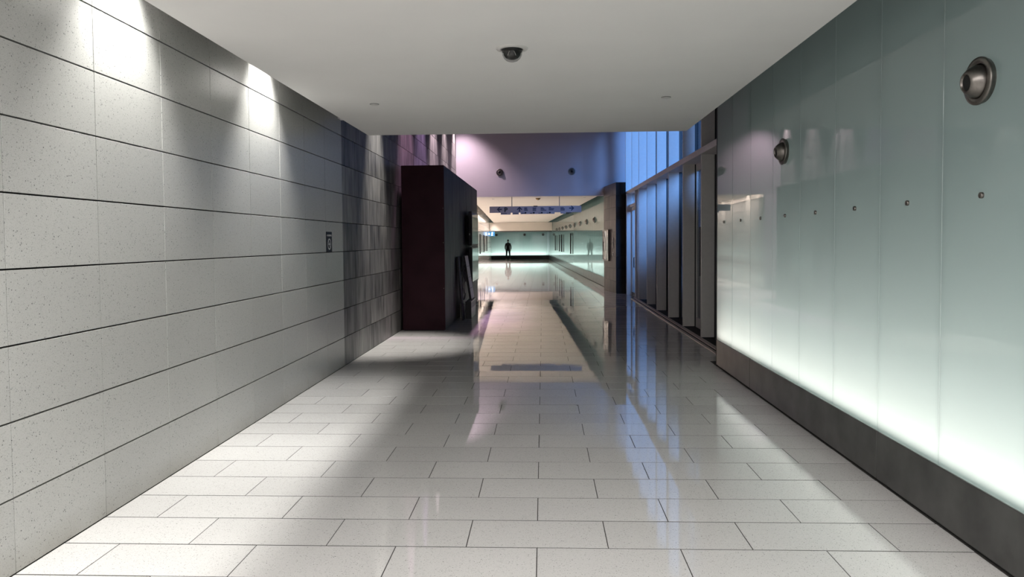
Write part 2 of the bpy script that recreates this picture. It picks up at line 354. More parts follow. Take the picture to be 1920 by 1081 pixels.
# ------------------------------------------------------------------ floor
U, D = .762, .381
FX0, FY0 = -.0413, 3.8662
def right_edge(y):
    return XR if y < Y_GLASS else (2.85 if y < YH - .1 else far_right(y))
def left_edge(y):
    return XL if y < 22.4 else far_left(max(y, YH))
bm = bmesh.new(); box(bm, XL - .2, XR + .5, -3.2, Y_GLASS + .1, -.2, -.0015); box(bm, XL, 2.95, Y_GLASS + .1, 22.45, -.2, -.0015); box(bm, -3.3, 2.95, 22.45, YH, -.2, -.0015)
v = [(-3.3, YH), (2.9, YH), (far_right(Y_END) + .7, Y_END + .6), (far_left(Y_END) - .5, Y_END + .6)]; prism(bm, v, -.2, -.0015)
floor = struct(obj('floor', bm, M['grout']))
G, GY = .0055, .010
rest = bmesh.new(); n_obj = 0
for n in range(-18, 162):
    y0 = FY0 + n*D; y1 = y0 + D; ym = (y0 + y1)/2
    if y1 > Y_END: break
    xa, xb = left_edge(ym), right_edge(ym)
    GY = .010 if ym < 14 else .006
    if ym > YH: xa -= .03; xb += .02
    if 9.3 < y0 < 9.6: xb = XR
    k = -13 if n % 2 == 0 else -14
    while FX0 + k*D < xb:
        x0 = max(FX0 + k*D, xa); x1 = min(FX0 + (k+2)*D, xb); k += 2
        if x1 - x0 < .02: continue
        tx, ty = random.gauss(0, .0007), random.gauss(0, .0005)
        if n >= -2 and n_obj < 300:
            link_mesh('tile', piece(x1 - x0 - G, D - GY, .012, .0003, 'floor', 'up'), floor, (x0 + G/2, y0 + GY/2, random.uniform(-.0003, .0003)), (tx, ty, 0)); n_obj += 1
        else:
            ox, oy = x0 + G/2, y0 + GY/2
            piece_geo(x1 - x0 - G, D - GY, .012, .0003, rest, lambda u, v, nn: (ox + u, oy + v, nn + tx*v - ty*u))
o = obj('tile_field', rest, M['floor'], floor); o['kind'] = 'stuff'

# ------------------------------------------------------------------ near passage: pale stone wall, ceiling, slots
YA, Z1, DZ = 3.4942, .3794, .3799
def rows(ztop):
    r = [(0, Z1)]; z = Z1
    while z < ztop - .05: r.append((z, min(z + DZ, ztop))); z += DZ
    return r
HJ, VJ = .009, .004
wl = struct(obj('wall_left', boxm(XL - .2, XL - .03, -3, Y_HALL, -.05, 3.95), M['joint']))
for c in range(-9, 8):
    y0 = YA + c*U; y1 = y0 + U
    if y1 < -2.9: continue
    y0 = max(y0, -3)
    for z0, z1 in rows(3.9):
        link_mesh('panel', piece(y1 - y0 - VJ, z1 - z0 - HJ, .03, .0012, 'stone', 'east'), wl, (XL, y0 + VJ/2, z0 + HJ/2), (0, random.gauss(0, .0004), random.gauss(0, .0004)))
ceil_ = struct(obj('ceiling', bbox(XCL, XCR, -3, Y_HALL + .01, HC, HC + .22, w=.004), M['ceiling']))
struct(obj('ceiling_shaft', boxm((XL - .2, XR + .5, -3, Y_HALL, 3.95, 4.1)), M['shaft']))
struct(obj('wall_bulkhead', boxm((XL - .2, XCR, Y_HALL - .15, Y_HALL, HC + .2, Z_TOP), (XCR, 3.0, Y_HALL - .15, Y_HALL, 4.0, Z_TOP)), M['white']))
struct(obj('wall_behind', boxm(XL - .2, XR + .5, -3.2, -3, -.2, 4.1), M['white']))

# ------------------------------------------------------------------ near glass wall with lit cavity
ZB = .341; CH = 3.9
wr = struct(obj('wall_right', boxm((XR + .42, XR + .5, -3, Y_GLASS, -.05, 3.95), (XR + .02, XR + .42, -3, Y_GLASS, .22, .30)), M['cavity']))
struct(obj('wall_cavity_end', boxm(XR + .02, 3.0, Y_GLASS + .01, Y_GLASS + .11, -.05, Z_TOP), M['shaft']))
struct(obj('trim_1', boxm(XR - .004, XR + .03, Y_GLASS + .002, Y_GLASS + .028, 0, CH), M['black']))
pin_bm = lathe([(0, .014), (.014, .014), (.016, .012), (.016, .0)], 20)
pin_me = bpy.data.meshes.new('pin'); bmesh.ops.recalc_face_normals(pin_bm, faces=pin_bm.faces); pin_bm.to_mesh(pin_me); pin_bm.free(); pin_me.materials.append(M['steel'])
for p in pin_me.polygons: p.use_smooth = True
for j in range(16):
    y1 = Y_GLASS - j*U; y0 = y1 - U
    if y0 < -3: break
    g = link_mesh('glass_panel', piece(U - .005, CH - ZB - .004, .012, .0015, 'frost', 'west'), wr, (XR, y0 + .0025, ZB + .004), (0, 0, random.gauss(0, .0007)))
    pn = link_mesh('pin', pin_me, g, (0, U/2, 1.856 - ZB - .004), (0, -math.pi/2, 0))
br = struct(obj('baseboard_right', boxm(XR + .012, XR + .03, -3, Y_GLASS, 0, ZB - .004), M['joint']))
for y0, y1 in ((-3, 1.949), (1.949, 4.997), (4.997, 8.045), (8.045, Y_GLASS)):
    obj('plinth_panel', bbox(XR - .004, XR + .012, y0 + .003, y1 - .003, .018, ZB, w=.003, seg=1), M['base_steel'], br)

# ------------------------------------------------------------------ tall hall: dark slate wall, header, roof
wd = struct(obj('wall_left_hall', boxm(XL - .2, XL - .03, Y_HALL, 22.45, -.05, Z_TOP), M['joint']))
hid = bmesh.new()
for c in range(8, 25):
    y0 = YA + c*U; y1 = min(y0 + U, 22.45)
    for z0, z1 in rows(Z_TOP):
        if z0 > 5.2 or (z1 < 3.0 and y0 > 14.0 and y1 < 19.6):
            piece_geo(y1 - y0 - VJ, z1 - z0 - HJ, .03, .001, hid, lambda u, v, n: (XL + n, y0 + VJ/2 + u, z0 + HJ/2 + v)); continue
        link_mesh('panel', piece(y1 - y0 - .006, z1 - z0 - HJ, .03, .001, 'slate', 'east'), wd, (XL, y0 + VJ/2, z0 + HJ/2))
o = obj('panel_field', hid, M['slate'], wd); o['kind'] = 'stuff'
struct(obj('wall_left_recess', boxm((-3.5, -3.3, 22.25, YH, -.05, Z_TOP), (-3.3, XL - .2, 22.25, 22.45, -.05, Z_TOP)), M['white']))
hd = struct(obj('wall_header', boxm(-3.5, 2.95, YH, YH + .3, ZH, Z_TOP), M['lilac']))
struct(obj('wall_far_return', boxm((2.205 + .02, 2.95, YH, YH + .12, -.05, ZH), (-3.5, -2.83, YH, YH + .12, -.05, ZH)), M['white']))
struct(obj('ceiling_hall', boxm(-3.5, 3.1, Y_HALL - .2, YH + .3, Z_TOP, Z_TOP + .2), M['shaft']))

# ------------------------------------------------------------------ tall window with deep fins
WX0, WX1 = 2.60, 2.815
TZ0, TZ1 = 3.03, 3.13
win = struct(obj('window_1', bbox(WX0 - .03, WX1 + .1, Y_GLASS + .12, YH, TZ0, TZ1, w=.004, seg=1), M['mullion']))
FIN = [12.165 + 1.572*i for i in range(6)]
UPFIN = [FIN[0] - 1.572] + FIN + [21.6, 23.2]
Z_WT = 5.55
def fin(y, z0, z1): return obj('fin', bbox(WX0, WX1, y, y + .05, z0, z1, w=.003, seg=1), M['mullion'], win)
for y in [FIN[0] - 1.572] + FIN: f = fin(y, .03, TZ0)
for y in UPFIN: fin(y, TZ1, Z_WT)
obj('head', bbox(WX0 - .03, WX1 + .1, Y_GLASS + .12, YH, Z_WT, Z_TOP, w=.004, seg=1), M['shaft'], win)
ys = [Y_GLASS + .13] + [y + .025 for y in UPFIN] + [YH]
for a, b in zip(ys, ys[1:]):
    obj('pane', boxm(WX1 + .03, WX1 + .042, a + .02, b - .02, TZ1 + .01, Z_WT - .01), M['clear'], win)
    obj('mullion', boxm(WX1, WX1 + .05, b - .022, b + .022, TZ1, Z_WT), M['bronze_dark'], win)
ys = [Y_GLASS + .13] + [y + .025 for y in [FIN[0] - 1.572] + FIN]
for i, (a, b) in enumerate(zip(ys, ys[1:])):
    if i != 2: obj('pane', boxm(WX1 + .03, WX1 + .042, a + .02, b - .02, .05, TZ0), M['clear'], win)
    obj('mullion', boxm(WX1, WX1 + .05, b - .022, b + .022, 0, TZ0), M['bronze_dark'], win)
sill = struct(obj('trim_2', bbox(2.525, 2.60, Y_GLASS + .12, 20.6, 0, .035, w=.004, seg=1), M['sill']))
obj('sill_channel', boxm(2.50, 2.523, Y_GLASS + .12, 20.6, 0, .02), M['joint'], sill)
obj('sill_lip', bbox(2.45, 2.50, Y_GLASS + .12, 20.6, 0, .02, w=.003, seg=1), M['sill'], sill)
obj('threshold', boxm(2.60, 2.95, Y_GLASS + .12, 20.6, -.01, .006), M['black_matte'], sill)
# glass door between the first fins
gd = struct(obj('door_2', boxm((WX1 + .02, WX1 + .06, ys[2] + .03, ys[2] + .07, .02, TZ0), (WX1 + .02, WX1 + .06, ys[3] - .07, ys[3] - .03, .02, TZ0),
         (WX1 + .02, WX1 + .06, ys[2] + .07, ys[3] - .07, .02, .2), (WX1 + .02, WX1 + .06, ys[2] + .07, ys[3] - .07, 2.9, TZ0)), M['mullion']))
obj('pane', boxm(WX1 + .034, WX1 + .046, ys[2] + .07, ys[3] - .07, .2, 2.9), M['clear'], gd)
bm = tube([(WX1 + .02, 12.98, 1.0), (WX1 - .05, 12.98, 1.0), (WX1 - .05, 12.98, 1.86), (WX1 + .02, 12.98, 1.86)], .018)
obj('pull_handle', bm, M['black'], gd)
# metal door beside the pillar
d1 = struct(empty('door_1', (2.66, 21.4, 0)))
def dpart(nm, m, *b): o = obj(nm, bbox(*b, w=.004, seg=1), m, d1); o.matrix_parent_inverse = Matrix.Translation((-2.66, -21.4, 0)); return o
dpart('door_post', M['mullion'], 2.58, 2.70, 20.62, 20.70, 0, TZ0)
dpart('door_frame', M['mullion'], 2.60, 2.70, 20.70, 22.1, 2.62, 2.70)
dpart('side_panel', M['mullion'], 2.505, 2.95, 22.1, 22.16, 0, TZ0)
dpart('blank_panel', M['mullion'], 2.84, 2.90, 22.16, YH, 0, TZ0)
leaf = dpart('door_pane', M['clear'], 2.672, 2.684, 20.80, 22.0, .10, 2.52)
for b in ((20.72, 20.80, .012, 2.61), (22.0, 22.08, .012, 2.61), (20.80, 22.0, 2.52, 2.61), (20.80, 22.0, .012, .10)): dpart('door_rail', M['mullion'], 2.66, 2.70, *b)
h = dpart('closer', M['grey_plastic'], 2.60, 2.655, 20.85, 21.2, 2.52, 2.60)
h = obj('pull_handle', tube([(2.66, 21.1, .86), (2.60, 21.1, .86), (2.60, 21.1, 1.14), (2.66, 21.1, 1.14)], .014), M['black'], d1); h.matrix_parent_inverse = Matrix.Translation((-2.66, -21.4, 0))
dpart('kick_plate', M['black'], 2.645, 2.66, 20.74, 22.05, .02, .10)
dpart('transom_pane', M['clear'], 2.67, 2.682, 20.72, 22.08, 2.71, TZ0 - .01)

# ------------------------------------------------------------------ pillar of dark stone
PA, PB, PT = Vector((2.24, 22.62)), Vector((2.03, YH - .02)), 3.415
bm = bmesh.new(); prism(bm, [(PA.x + .03, PA.y + .02), (2.545, PA.y + .02), (2.545, YH - .02), (PB.x + .035, YH - .02)], 0, PT - .01)
pil = struct(obj('pillar', bm, M['joint']))
side = PB - PA; sl = side.length; ang = math.atan2(-side.x, side.y)
for z0, z1 in rows(PT):
    link_mesh('panel', piece(2.545 - PA.x - .004, z1 - z0 - .007, .02, .001, 'black_stone', 'south'), pil, (PA.x + .002, PA.y, z0 + .0035))
    for q in (0, 1):
        a = PA + side*(.5*q)
        link_mesh('panel', piece(sl/2 - .006, z1 - z0 - .007, .02, .001, 'brown_stone', 'west'), pil, (a.x, a.y, z0 + .0035), (0, 0, ang))
def on_pillar(t, off, z):
    p = PA + side*t; nrm = Vector((-side.y, side.x)).normalized(); return (p.x + nrm.x*off, p.y + nrm.y*off, z)
fr = empty('poster_case', on_pillar(.70, .0, 1.48), (0, 0, ang))
def local(nm, bm, m, par, **k): return obj(nm, bm, m, par, **k)
HW, HH = .47, .50
local('frame', boxm((-.07, -.005, -HW, HW, HH - .04, HH), (-.07, -.005, -HW, HW, -HH, -HH + .04), (-.07, -.005, -HW, -HW + .04, -HH + .04, HH - .04), (-.07, -.005, HW - .04, HW, -HH + .04, HH - .04)), M['steel'], fr)
local('metal_sheet', boxm(-.055, -.005, -HW + .04, HW - .04, -HH + .04, HH - .04), M['mirror'], fr)
tag(fr, 'framed sheet of rippled shiny metal hung on the dark stone pillar', 'wall frame')
for z, hgt, lab in ((1.56, .16, 'tall slim dark control plate on the stone pillar, upper of two'), (1.22, .05, 'small square dark control plate on the stone pillar, lower of two')):
    cp = empty('control_plate', on_pillar(.2, 0, z), (0, 0, ang))
    obj('plate', bbox(-.014, -.002, -.055, .055, -hgt, hgt, w=.003), M['grey_plastic'], cp)
    obj('button', bbox(-.02, -.013, -.018, .018, -.018, .018, w=.003), M['black'], cp)
    tag(cp, lab, 'control plate')

# ------------------------------------------------------------------ far passage
wlf = struct(empty('wall_left_far', (-2.82, YH, 0)))
bm = bmesh.new(); prism(bm, [(far_left(YH + .33) - .03, YH + .33), (far_left(Y_END) - .03, Y_END), (far_left(Y_END) - .3, Y_END), (far_left(YH + .33) - .3, YH + .33)], -.05, 4)
bk = obj('backing', bm, M['joint'], wlf); bk.location = (2.82, -YH, 0)
bm = bmesh.new(); y = YH + .13; cs = 1/math.hypot(1, .0436)
while y < Y_END - .1:
    for z0, z1 in rows(3.9):
        piece_geo(U - VJ, z1 - z0 - HJ, .03, .001, bm, lambda u, v, n: (far_left(y) - .0436*cs*u + n*cs, y + cs*u + .0436*cs*n, z0 + HJ/2 + v))
    y += U*cs
o = obj('panel_field', bm, M['stone_far'], wlf); o['kind'] = 'stuff'; o.location = (2.82, -YH, 0)
wrf = struct(empty('wall_right_far', (2.205, YH, 0)))
bm = bmesh.new(); YS = YH + .33
prism(bm, [(far_right(YS) + .42, YS), (far_right(Y_END) + .42, Y_END), (far_right(Y_END) + .5, Y_END), (far_right(YS) + .5, YS)], -.05, 4)
prism(bm, [(far_right(YS) + .02, YS), (far_right(Y_END) + .02, Y_END), (far_right(Y_END) + .42, Y_END), (far_right(YS) + .42, YS)], .22, .30)
bk = obj('cavity', bm, M['cavity'], wrf); bk.location = (-2.205, -YH, 0)
bm = bmesh.new(); y = YH + .12; cs = 1/math.hypot(1, .0418)
while y < Y_END - .1:
    piece_geo(U - .005, CH - ZB, .012, .0015, bm, lambda u, v, n: (far_right(y) - .0418*cs*u - n*cs, y + cs*u - .0418*cs*n, ZB + v))
    y += U*cs
o = obj('glass_panel', bm, M['frost_far'], wrf); o['kind'] = 'stuff'; o.location = (-2.205, -YH, 0)
def bar(parent, x, y, z0, z1, off):
    o = obj('pull_bar', tube([(x, y, z0), (x, y, z1)], .035, 8), M['black'], parent); l = parent.location; o.location = (-l.x, -l.y, 0)
for y in (39.9, 47.0, 49.4, 54.0): bar(wrf, far_right(y) - .06, y, .92, 2.03, 0)
for y in (40.0, 45.5, 51.0): bar(wlf, far_left(y) + .06, y, .95, 2.03, 0)
bm = bmesh.new(); prism(bm, [(far_right(YH) - .004, YH + .12), (far_right(Y_END) - .004, Y_END), (far_right(Y_END) + .02, Y_END), (far_right(YH) + .02, YH + .12)], .015, ZB)
struct(obj('baseboard_right_far', bm, M['base_steel']))
we = struct(obj('wall_end', boxm((-5.2, 1.0, Y_END + .42, Y_END + .5, -.05, 4), (-5.2, 1.0, Y_END + .02, Y_END + .42, .22, .30)), M['cavity']))
x = .42
while x > -4.7:
    x0 = max(x - U, far_left(Y_END) - .02)
    link_mesh('glass_panel', piece(x - x0 - .005, CH - ZB, .012, .0015, 'frost_far', 'south'), we, (x0 + .0025, Y_END, ZB)); x -= U
struct(obj('baseboard_end', bbox(far_left(Y_END), far_right(Y_END), Y_END - .012, Y_END + .012, .01, ZB, w=.004, seg=1), M['black']))
bm = bmesh.new(); g = .36
prism(bm, [(far_left(YH) + g, YH + .3), (far_right(YH) - g, YH + .3), (far_right(Y_END) - g, Y_END), (far_left(Y_END) + g, Y_END)], ZH, ZH + .2)
struct(obj('ceiling_far', bm, M['cream']))
bm = bmesh.new(); prism(bm, [(far_left(YH) - .3, YH + .3), (far_right(YH) + .5, YH + .3), (far_right(Y_END) + .5, Y_END + .5), (far_left(Y_END) - .3, Y_END + .5)], 4, 4.15)
struct(obj('ceiling_far_shaft', bm, M['shaft']))
YB = 58.9
struct(obj('wall_bulkhead_far', bbox(far_left(YB) + .01, far_right(YB) - .01, YB, YB + .3, 2.455, ZH - .002, w=.01, seg=1), M['cream']))

struct(obj('trim_3', boxm(far_left(YB) + .05, far_right(YB) - .05, YB + .06, YB + .26, 2.37, 2.455), M['shaft']))

# ------------------------------------------------------------------ street outside the tall window
struct(obj('ground_outside', boxm(3.0, 40, -10, 45, -.3, -.02), M['paving']))
struct(obj('sun_block_outside', boxm((3.08, 3.3, 2, 12.3, -.02, 9), (3.3, 9, 9, 14.5, -.02, 2.7), (3.3, 9, 14.5, 17.5, -.02, 1.9)), M['facade']))  # unseen blocks, added to shade the near and lower fins from the sun
struct(obj('wall_outside_far', boxm(16, 17, -10, 45, -.02, 5), M['facade']))

# ------------------------------------------------------------------ round air nozzles
FL = lathe([(.086, .026), (.092, .034), (.119, .032), (.121, .028), (.121, .020), (.113, .012), (.113, .0)], 56)
FLm = bpy.data.meshes.new('flange'); bmesh.ops.recalc_face_normals(FL, faces=FL.faces); FL.to_mesh(FLm); FL.free(); FLm.materials.append(M['steel'])
NZ = lathe([(.084, .012), (.084, .034), (.080, .047), (.070, .065), (.058, .080), (.049, .089), (.045, .090), (.042, .087), (.040, .03)], 56)
NZm = bpy.data.meshes.new('nozzle'); bmesh.ops.recalc_face_normals(NZ, faces=NZ.faces); NZ.to_mesh(NZm); NZ.free(); NZm.materials.append(M['steel'])
BO = lathe([(0, .078), (.0415, .078)], 40); BOm = bpy.data.meshes.new('bore'); BO.to_mesh(BOm); BO.free(); BOm.materials.append(M['bore'])
BK = lathe([(.110, 0), (.110, .0115), (.080, .0115)], 48); BKm = bpy.data.meshes.new('gasket'); BK.to_mesh(BKm); BK.free(); BKm.materials.append(M['black'])
for me in (FLm, NZm, BOm, BKm):
    for p in me.polygons: p.use_smooth = True
def nozzle(loc, normal, label, group, tilt=(.06, .0)):
    t = empty('air_nozzle', loc); t.rotation_euler = Vector(normal).to_track_quat('Z', 'Y').to_euler()
    link_mesh('flange', FLm, t); link_mesh('gasket', BKm, t)
    n = link_mesh('nozzle', NZm, t, (0, 0, 0), (tilt[0], tilt[1], 0)); link_mesh('bore', BOm, n)
    tag(t, label, 'air nozzle', group); return t
nozzle((XR, 3.868, 2.437), (-1, 0, 0), 'big round steel air nozzle high on the frosted glass wall, away from the hall', None, (.10, .0))
nozzle((XR, 6.927, 2.449), (-1, 0, 0), 'round steel air nozzle high on the frosted glass wall, beside the hall opening', None, (.10, .0))
nozzle((-1.424, YH, 3.927), (0, -1, 0), 'round steel air nozzle on the lavender header wall, in its pink lit half', 'air nozzles on the header wall')
nozzle((.971, YH, 3.935), (0, -1, 0), 'round steel air nozzle on the lavender header wall, in its bluish half', 'air nozzles on the header wall')
ordn = ['first', 'second', 'third', 'fourth', 'fifth', 'sixth', 'seventh', 'eighth', 'ninth']
for i in range(9):
    y = 28.75 + 3.06*i
    nozzle((far_right(y), y, 2.44), (-1, -.0418, 0), 'small round air nozzle on the distant glass wall, %s in line past the stone pillar' % ordn[i], 'air nozzles along the far glass wall')
for x, w in ((-4.12, 'near the blue exit sign'), (-1.62, 'beyond the standing person'), (.02, 'beside the corner of the glass walls')):
    t = nozzle((x, Y_END, 2.19), (0, -1, 0), 'dark round air nozzle on the glowing end wall, ' + w, 'air nozzles on the end wall')

# ------------------------------------------------------------------ ceiling fittings
dc = empty('dome_camera', (-.216, 5.385, HC))
obj('trim_ring', lathe([(.078, 0), (.078, -.010), (.090, -.013), (.112, -.008), (.117, 0)], 56), M['white_plastic'], dc, True)
obj('inner_shell', lathe([(.064, 0), (.064, -.030), (.060, -.050), (.046, -.068), (.02, -.079), (0, -.081)], 48), M['black'], dc, True)
obj('dome', lathe([(.0745, -.004), (.0745, -.028), (.070, -.052), (.058, -.074), (.040, -.089), (.018, -.0965), (0, -.098)], 56), M['dome'], dc, True)
obj('collar', lathe([(.0785, -.009), (.074, -.022), (.0715, -.024)], 56), M['black'], dc, True)
for sx in (-1, 1):
    obj('lens_slit', tube([(sx*.010, -.060, -.026), (sx*.022, -.062, -.044), (sx*.029, -.050, -.062)], .0018, 6), M['white_plastic'], dc)
tag(dc, 'clear dome security camera with white ring on the plain ceiling', 'security camera')
def sprinkler(x, y, z, label):
    t = empty('sprinkler_cover', (x, y, z))
    obj('cover_plate', lathe([(0, -.012), (.036, -.012), (.041, -.009), (.041, -.005), (.030, -.005), (.030, 0)], 32), M['white_plastic'], t, True)
    obj('rim', lathe([(.044, 0), (.044, -.004), (.047, -.004), (.047, 0)], 32), M['grey_plastic'], t)
    tag(t, label, 'sprinkler', 'sprinkler covers on the ceilings')
sprinkler(-1.701, 7.432, HC, 'small round sprinkler cover on the plain ceiling, over the stone wall side')
sprinkler(1.217, 7.309, HC, 'small round sprinkler cover on the plain ceiling, over the glass wall side')
sprinkler(-1.75, 26.0, ZH, 'small sprinkler cover on the cream far ceiling above the P end of the sign')
sprinkler(1.45, 25.6, ZH, 'small sprinkler cover on the cream far ceiling above the sign end pointing to the glass')
sd = empty('ceiling_speaker', (-.16, 25.6, ZH))
obj('bowl', lathe([(.09, 0), (.085, -.02), (.065, -.055), (.03, -.075), (0, -.078)], 32), M['brass'], sd, True)
obj('ring', lathe([(.09, 0), (.10, -.006), (.10, 0)], 32), M['white_plastic'], sd, True)
tag(sd, 'small bronze dome fitting on the cream far ceiling above the hanging sign', 'dome fitting')

# ------------------------------------------------------------------ no-smoking plate
ns = empty('no_smoking_sign', (XL, 8.949, 1.647))
obj('plate', bbox(0, .006, -.117, .117, -.125, .125, w=.002, seg=1), M['sign_black'], ns)
RX = Matrix(((0, 0, 1, .0065), (1, 0, 0, 0), (0, 1, 0, 0), (0, 0, 0, 1)))
def on_east(bm, dy, dz):
    bm.transform(Matrix.Translation((0, dy, dz)) @ RX); return bm
obj('lettering', on_east(text_bm('NO SMOKING', .031, .0004), 0, .078), M['print_white'], ns)
bm = bmesh.new()
def ring2d(bm, r0, r1, n=40, cx=0, cy=0):
    a = [bm.verts.new((cx + r0*math.cos(6.28318*i/n), cy + r0*math.sin(6.28318*i/n), 0)) for i in range(n)]
    b = [bm.verts.new((cx + r1*math.cos(6.28318*i/n), cy + r1*math.sin(6.28318*i/n), 0)) for i in range(n)]
    for i in range(n): bm.faces.new((a[i], a[(i+1) % n], b[(i+1) % n], b[i]))
def quad(bm, cx, cy, w, h, ang=0, z=0):
    c, s = math.cos(ang), math.sin(ang)
    bm.faces.new([bm.verts.new((cx + c*u - s*v, cy + s*u + c*v, z)) for u, v in ((-w/2, -h/2), (w/2, -h/2), (w/2, h/2), (-w/2, h/2))])
ring2d(bm, .054, .070); quad(bm, 0, 0, .118, .013, 2.2)
obj('prohibition_ring', on_east(bm, 0, -.028), M['print_white'], ns)
bm = bmesh.new(); quad(bm, -.005, 0, .066, .013); quad(bm, .037, 0, .010, .013); quad(bm, .036, .018, .005, .022, .3)
obj('cigarette', on_east(bm, 0, -.028), M['print_white'], ns)
tag(ns, 'black no smoking plate with white ring on the pale stone wall', 'sign')

# ------------------------------------------------------------------ dark display block in the hall
CX0, CX1, CY0, CY1, CZ = -2.59, -1.805, 13.385, 20.15, 3.035
cb = empty('display_block', ((CX0 + CX1)/2, (CY0 + CY1)/2, 0))
def cpart(nm, bm, m):
    o = obj(nm, bm, m, cb); o.location = (-(CX0 + CX1)/2, -(CY0 + CY1)/2, 0); return o
cpart('carcass', boxm(CX0 + .02, CX1 - .02, CY0 + .02, CY1 - .02, .0, CZ - .02), M['black'])
cpart('end_panel', bbox(CX0, CX1, CY0, CY0 + .022, .015, CZ, w=.003), M['cab_end'])
cpart('end_panel', bbox(CX0, CX1, CY1 - .022, CY1, .015, CZ, w=.003), M['cab_end'])
js = [CY0 + .024, 14.62, 15.95, 17.30, 18.70, CY1 - .024]
for a, b in zip(js, js[1:]): cpart('side_panel', bbox(CX1 - .022, CX1, a + .010, b - .010, .015, CZ, w=.003), M['cab_side'])
cpart('top_panel', bbox(CX0, CX1 - .024, CY0 + .024, CY1 - .024, CZ - .022, CZ, w=.003), M['cab_end'])
for z in (2.25, 1.62, .78): cpart('fixing', lathe([(0, 0), (.006, 0), (.006, .004), (0, .005)], 12), M['steel']).matrix_local = Matrix.Translation((CX1 - .02 - (CX0 + CX1)/2, CY0 - (CY0 + CY1)/2, z)) @ Matrix.Rotation(math.pi/2, 4, 'X')
tag(cb, 'tall dark aubergine display block standing against the slate wall', 'cabinet')
# two stacked screens on its long side
for z0, z1, lab in ((1.545, 2.335, 'large dead flat screen on the dark block, upper of the stacked pair'), (.67, 1.505, 'large dead flat screen on the dark block, lower of the stacked pair')):
    t = empty('flat_screen', (CX1, 17.7, (z0 + z1)/2)); hz = (z1 - z0)/2
    obj('housing', bbox(.09, .165, -.80, .80, -hz, hz, w=.008), M['black'], t)
    obj('screen_glass', bbox(.166, .172, -.77, .77, -hz + .03, hz - .03, w=.002, seg=1), M['screen'], t)
    obj('wall_bracket', boxm((0.0, .09, -.45, -.38, -hz*.7, hz*.7), (0.0, .09, .38, .45, -hz*.7, hz*.7), (.05, .09, -.45, .45, -.05, .05)), M['black_matte'], t)
    for yy in (-.78,): obj('port_strip', boxm(.10, .125, -.803, -.80, -hz*.4, -hz*.3), M['grey_plastic'], t)
    tag(t, lab, 'screen')
# box heater on the floor
ht = empty('convector_heater', (-1.59, 15.98, 0))
obj('casing', bbox(-.062, .062, -.52, .52, .0, .365, w=.006), M['heater'], ht)
obj('end_cap', bbox(-.064, .064, -.532, -.518, .0, .367, w=.004, seg=1), M['black'], ht)
obj('end_cap', bbox(-.064, .064, .518, .532, .0, .367, w=.004, seg=1), M['black'], ht)
for k in range(4): obj('louvre', boxm(.060, .068, -.44, .44, .225 + .03*k, .237 + .03*k), M['black'], ht)
obj('toe_plate', boxm(-.05, .055, -.50, .50, .0, .02), M['black'], ht)
tag(ht, 'low brown grey heater box with louvred slots on the floor by the dark block', 'heater')
# panels leaning over it
def lean(name, y, x_foot, z_foot, x_top, z_top, w, th, m_face, m_edge, label, cat):
    t = empty(name, (x_foot, y, z_foot)); hgt = math.hypot(x_top - x_foot, z_top - z_foot); t.rotation_euler = (0, -math.atan2(x_foot - x_top, z_top - z_foot), 0)
    obj('board', bbox(-th, -.004, -w/2, w/2, 0, hgt, w=.003, seg=1), m_edge, t)
    obj('face', boxm(-.004, 0, -w/2 + .012, w/2 - .012, .012, hgt - .012), m_face, t)
    for k in range(1, 4): obj('seam', boxm(0, .0015, -w/2 + .012, w/2 - .012, hgt*k/4 - .004, hgt*k/4 + .004), m_edge, t)
    tag(t, label, cat); return t
lean('leaning_panel', 16.22, -1.560, .374, -1.70, 1.33, .62, .05, M['paper'], M['black'], 'pale framed panel standing on the heater and leaning towards the dark block', 'panel')
t = empty('black_board', (-1.66, 15.25, 0)); t.rotation_euler = (0, -.075, 0)
obj('board', bbox(-.03, 0, -.16, .16, 0, 1.32, w=.003, seg=1), M['black_matte'], t); obj('edge_strip', bbox(-.032, .002, -.164, -.158, 0, 1.32, w=.001, seg=1), M['black'], t)
tag(t, 'tall narrow black board propped against the dark block behind the heater', 'board')
t = empty('paper_tube', (-1.735, 15.60, 0))
obj('roll', lathe([(0, 0), (.05, 0), (.05, .30), (.044, .30), (.044, .27), (0, .27)], 24), M['paper'], t, False)
obj('end_band', lathe([(.051, .25), (.052, .255), (.052, .275), (.051, .28)], 24), M['white_plastic'], t, True)
tag(t, 'short pale tube standing on the floor between black board and heater', 'tube')
pts = []
rr = random.Random(3)
for i in range(70):
    a = i/69; pts.append((-1.70 + .03*math.sin(a*23) , 15.62 + .09*math.sin(a*31 + .5), .40 + .75*a + .10*math.sin(a*37)))
cb2 = obj('cable', tube(pts, .006, 6), M['black'], None, True); tag(cb2, 'tangled black cable hanging down behind the pale leaning panel', 'cable')

# ------------------------------------------------------------------ hanging direction sign
SY = YH + .42
k = SY/24.5
def sx(px): return (-1.773 + (px - 918)*(1.284 + 1.773)/172)*k
def sz(py): return EYE + (2.795 - EYE - (py - 387)*(.213/12))*k + .0
hs = empty('direction_sign', ((sx(918) + sx(1090))/2, SY, sz(393)))
OX, OZ = hs.location.x, hs.location.z
def hpart(nm, bm, m):
    o = obj(nm, bm, m, hs); o.location = (-OX, -SY, -OZ); return o
def sbox(x0, x1, y0, y1, d0, d1): return boxm(sx(x0), sx(x1), SY + d0, SY + d1, sz(y1), sz(y0))
hpart('board', bbox(sx(918), sx(1090), SY - .03, SY + .03, sz(399), sz(387), w=.004, seg=1), M['sign_face'])
for a, b, c in ((939, 957.5, 402.5), (961, 973, 402.5), (976, 1040, 401.8), (1051, 1061, 401.5)): hpart('tab', sbox(a, b, 398.8, c, -.036, .02), M['sign_face'])
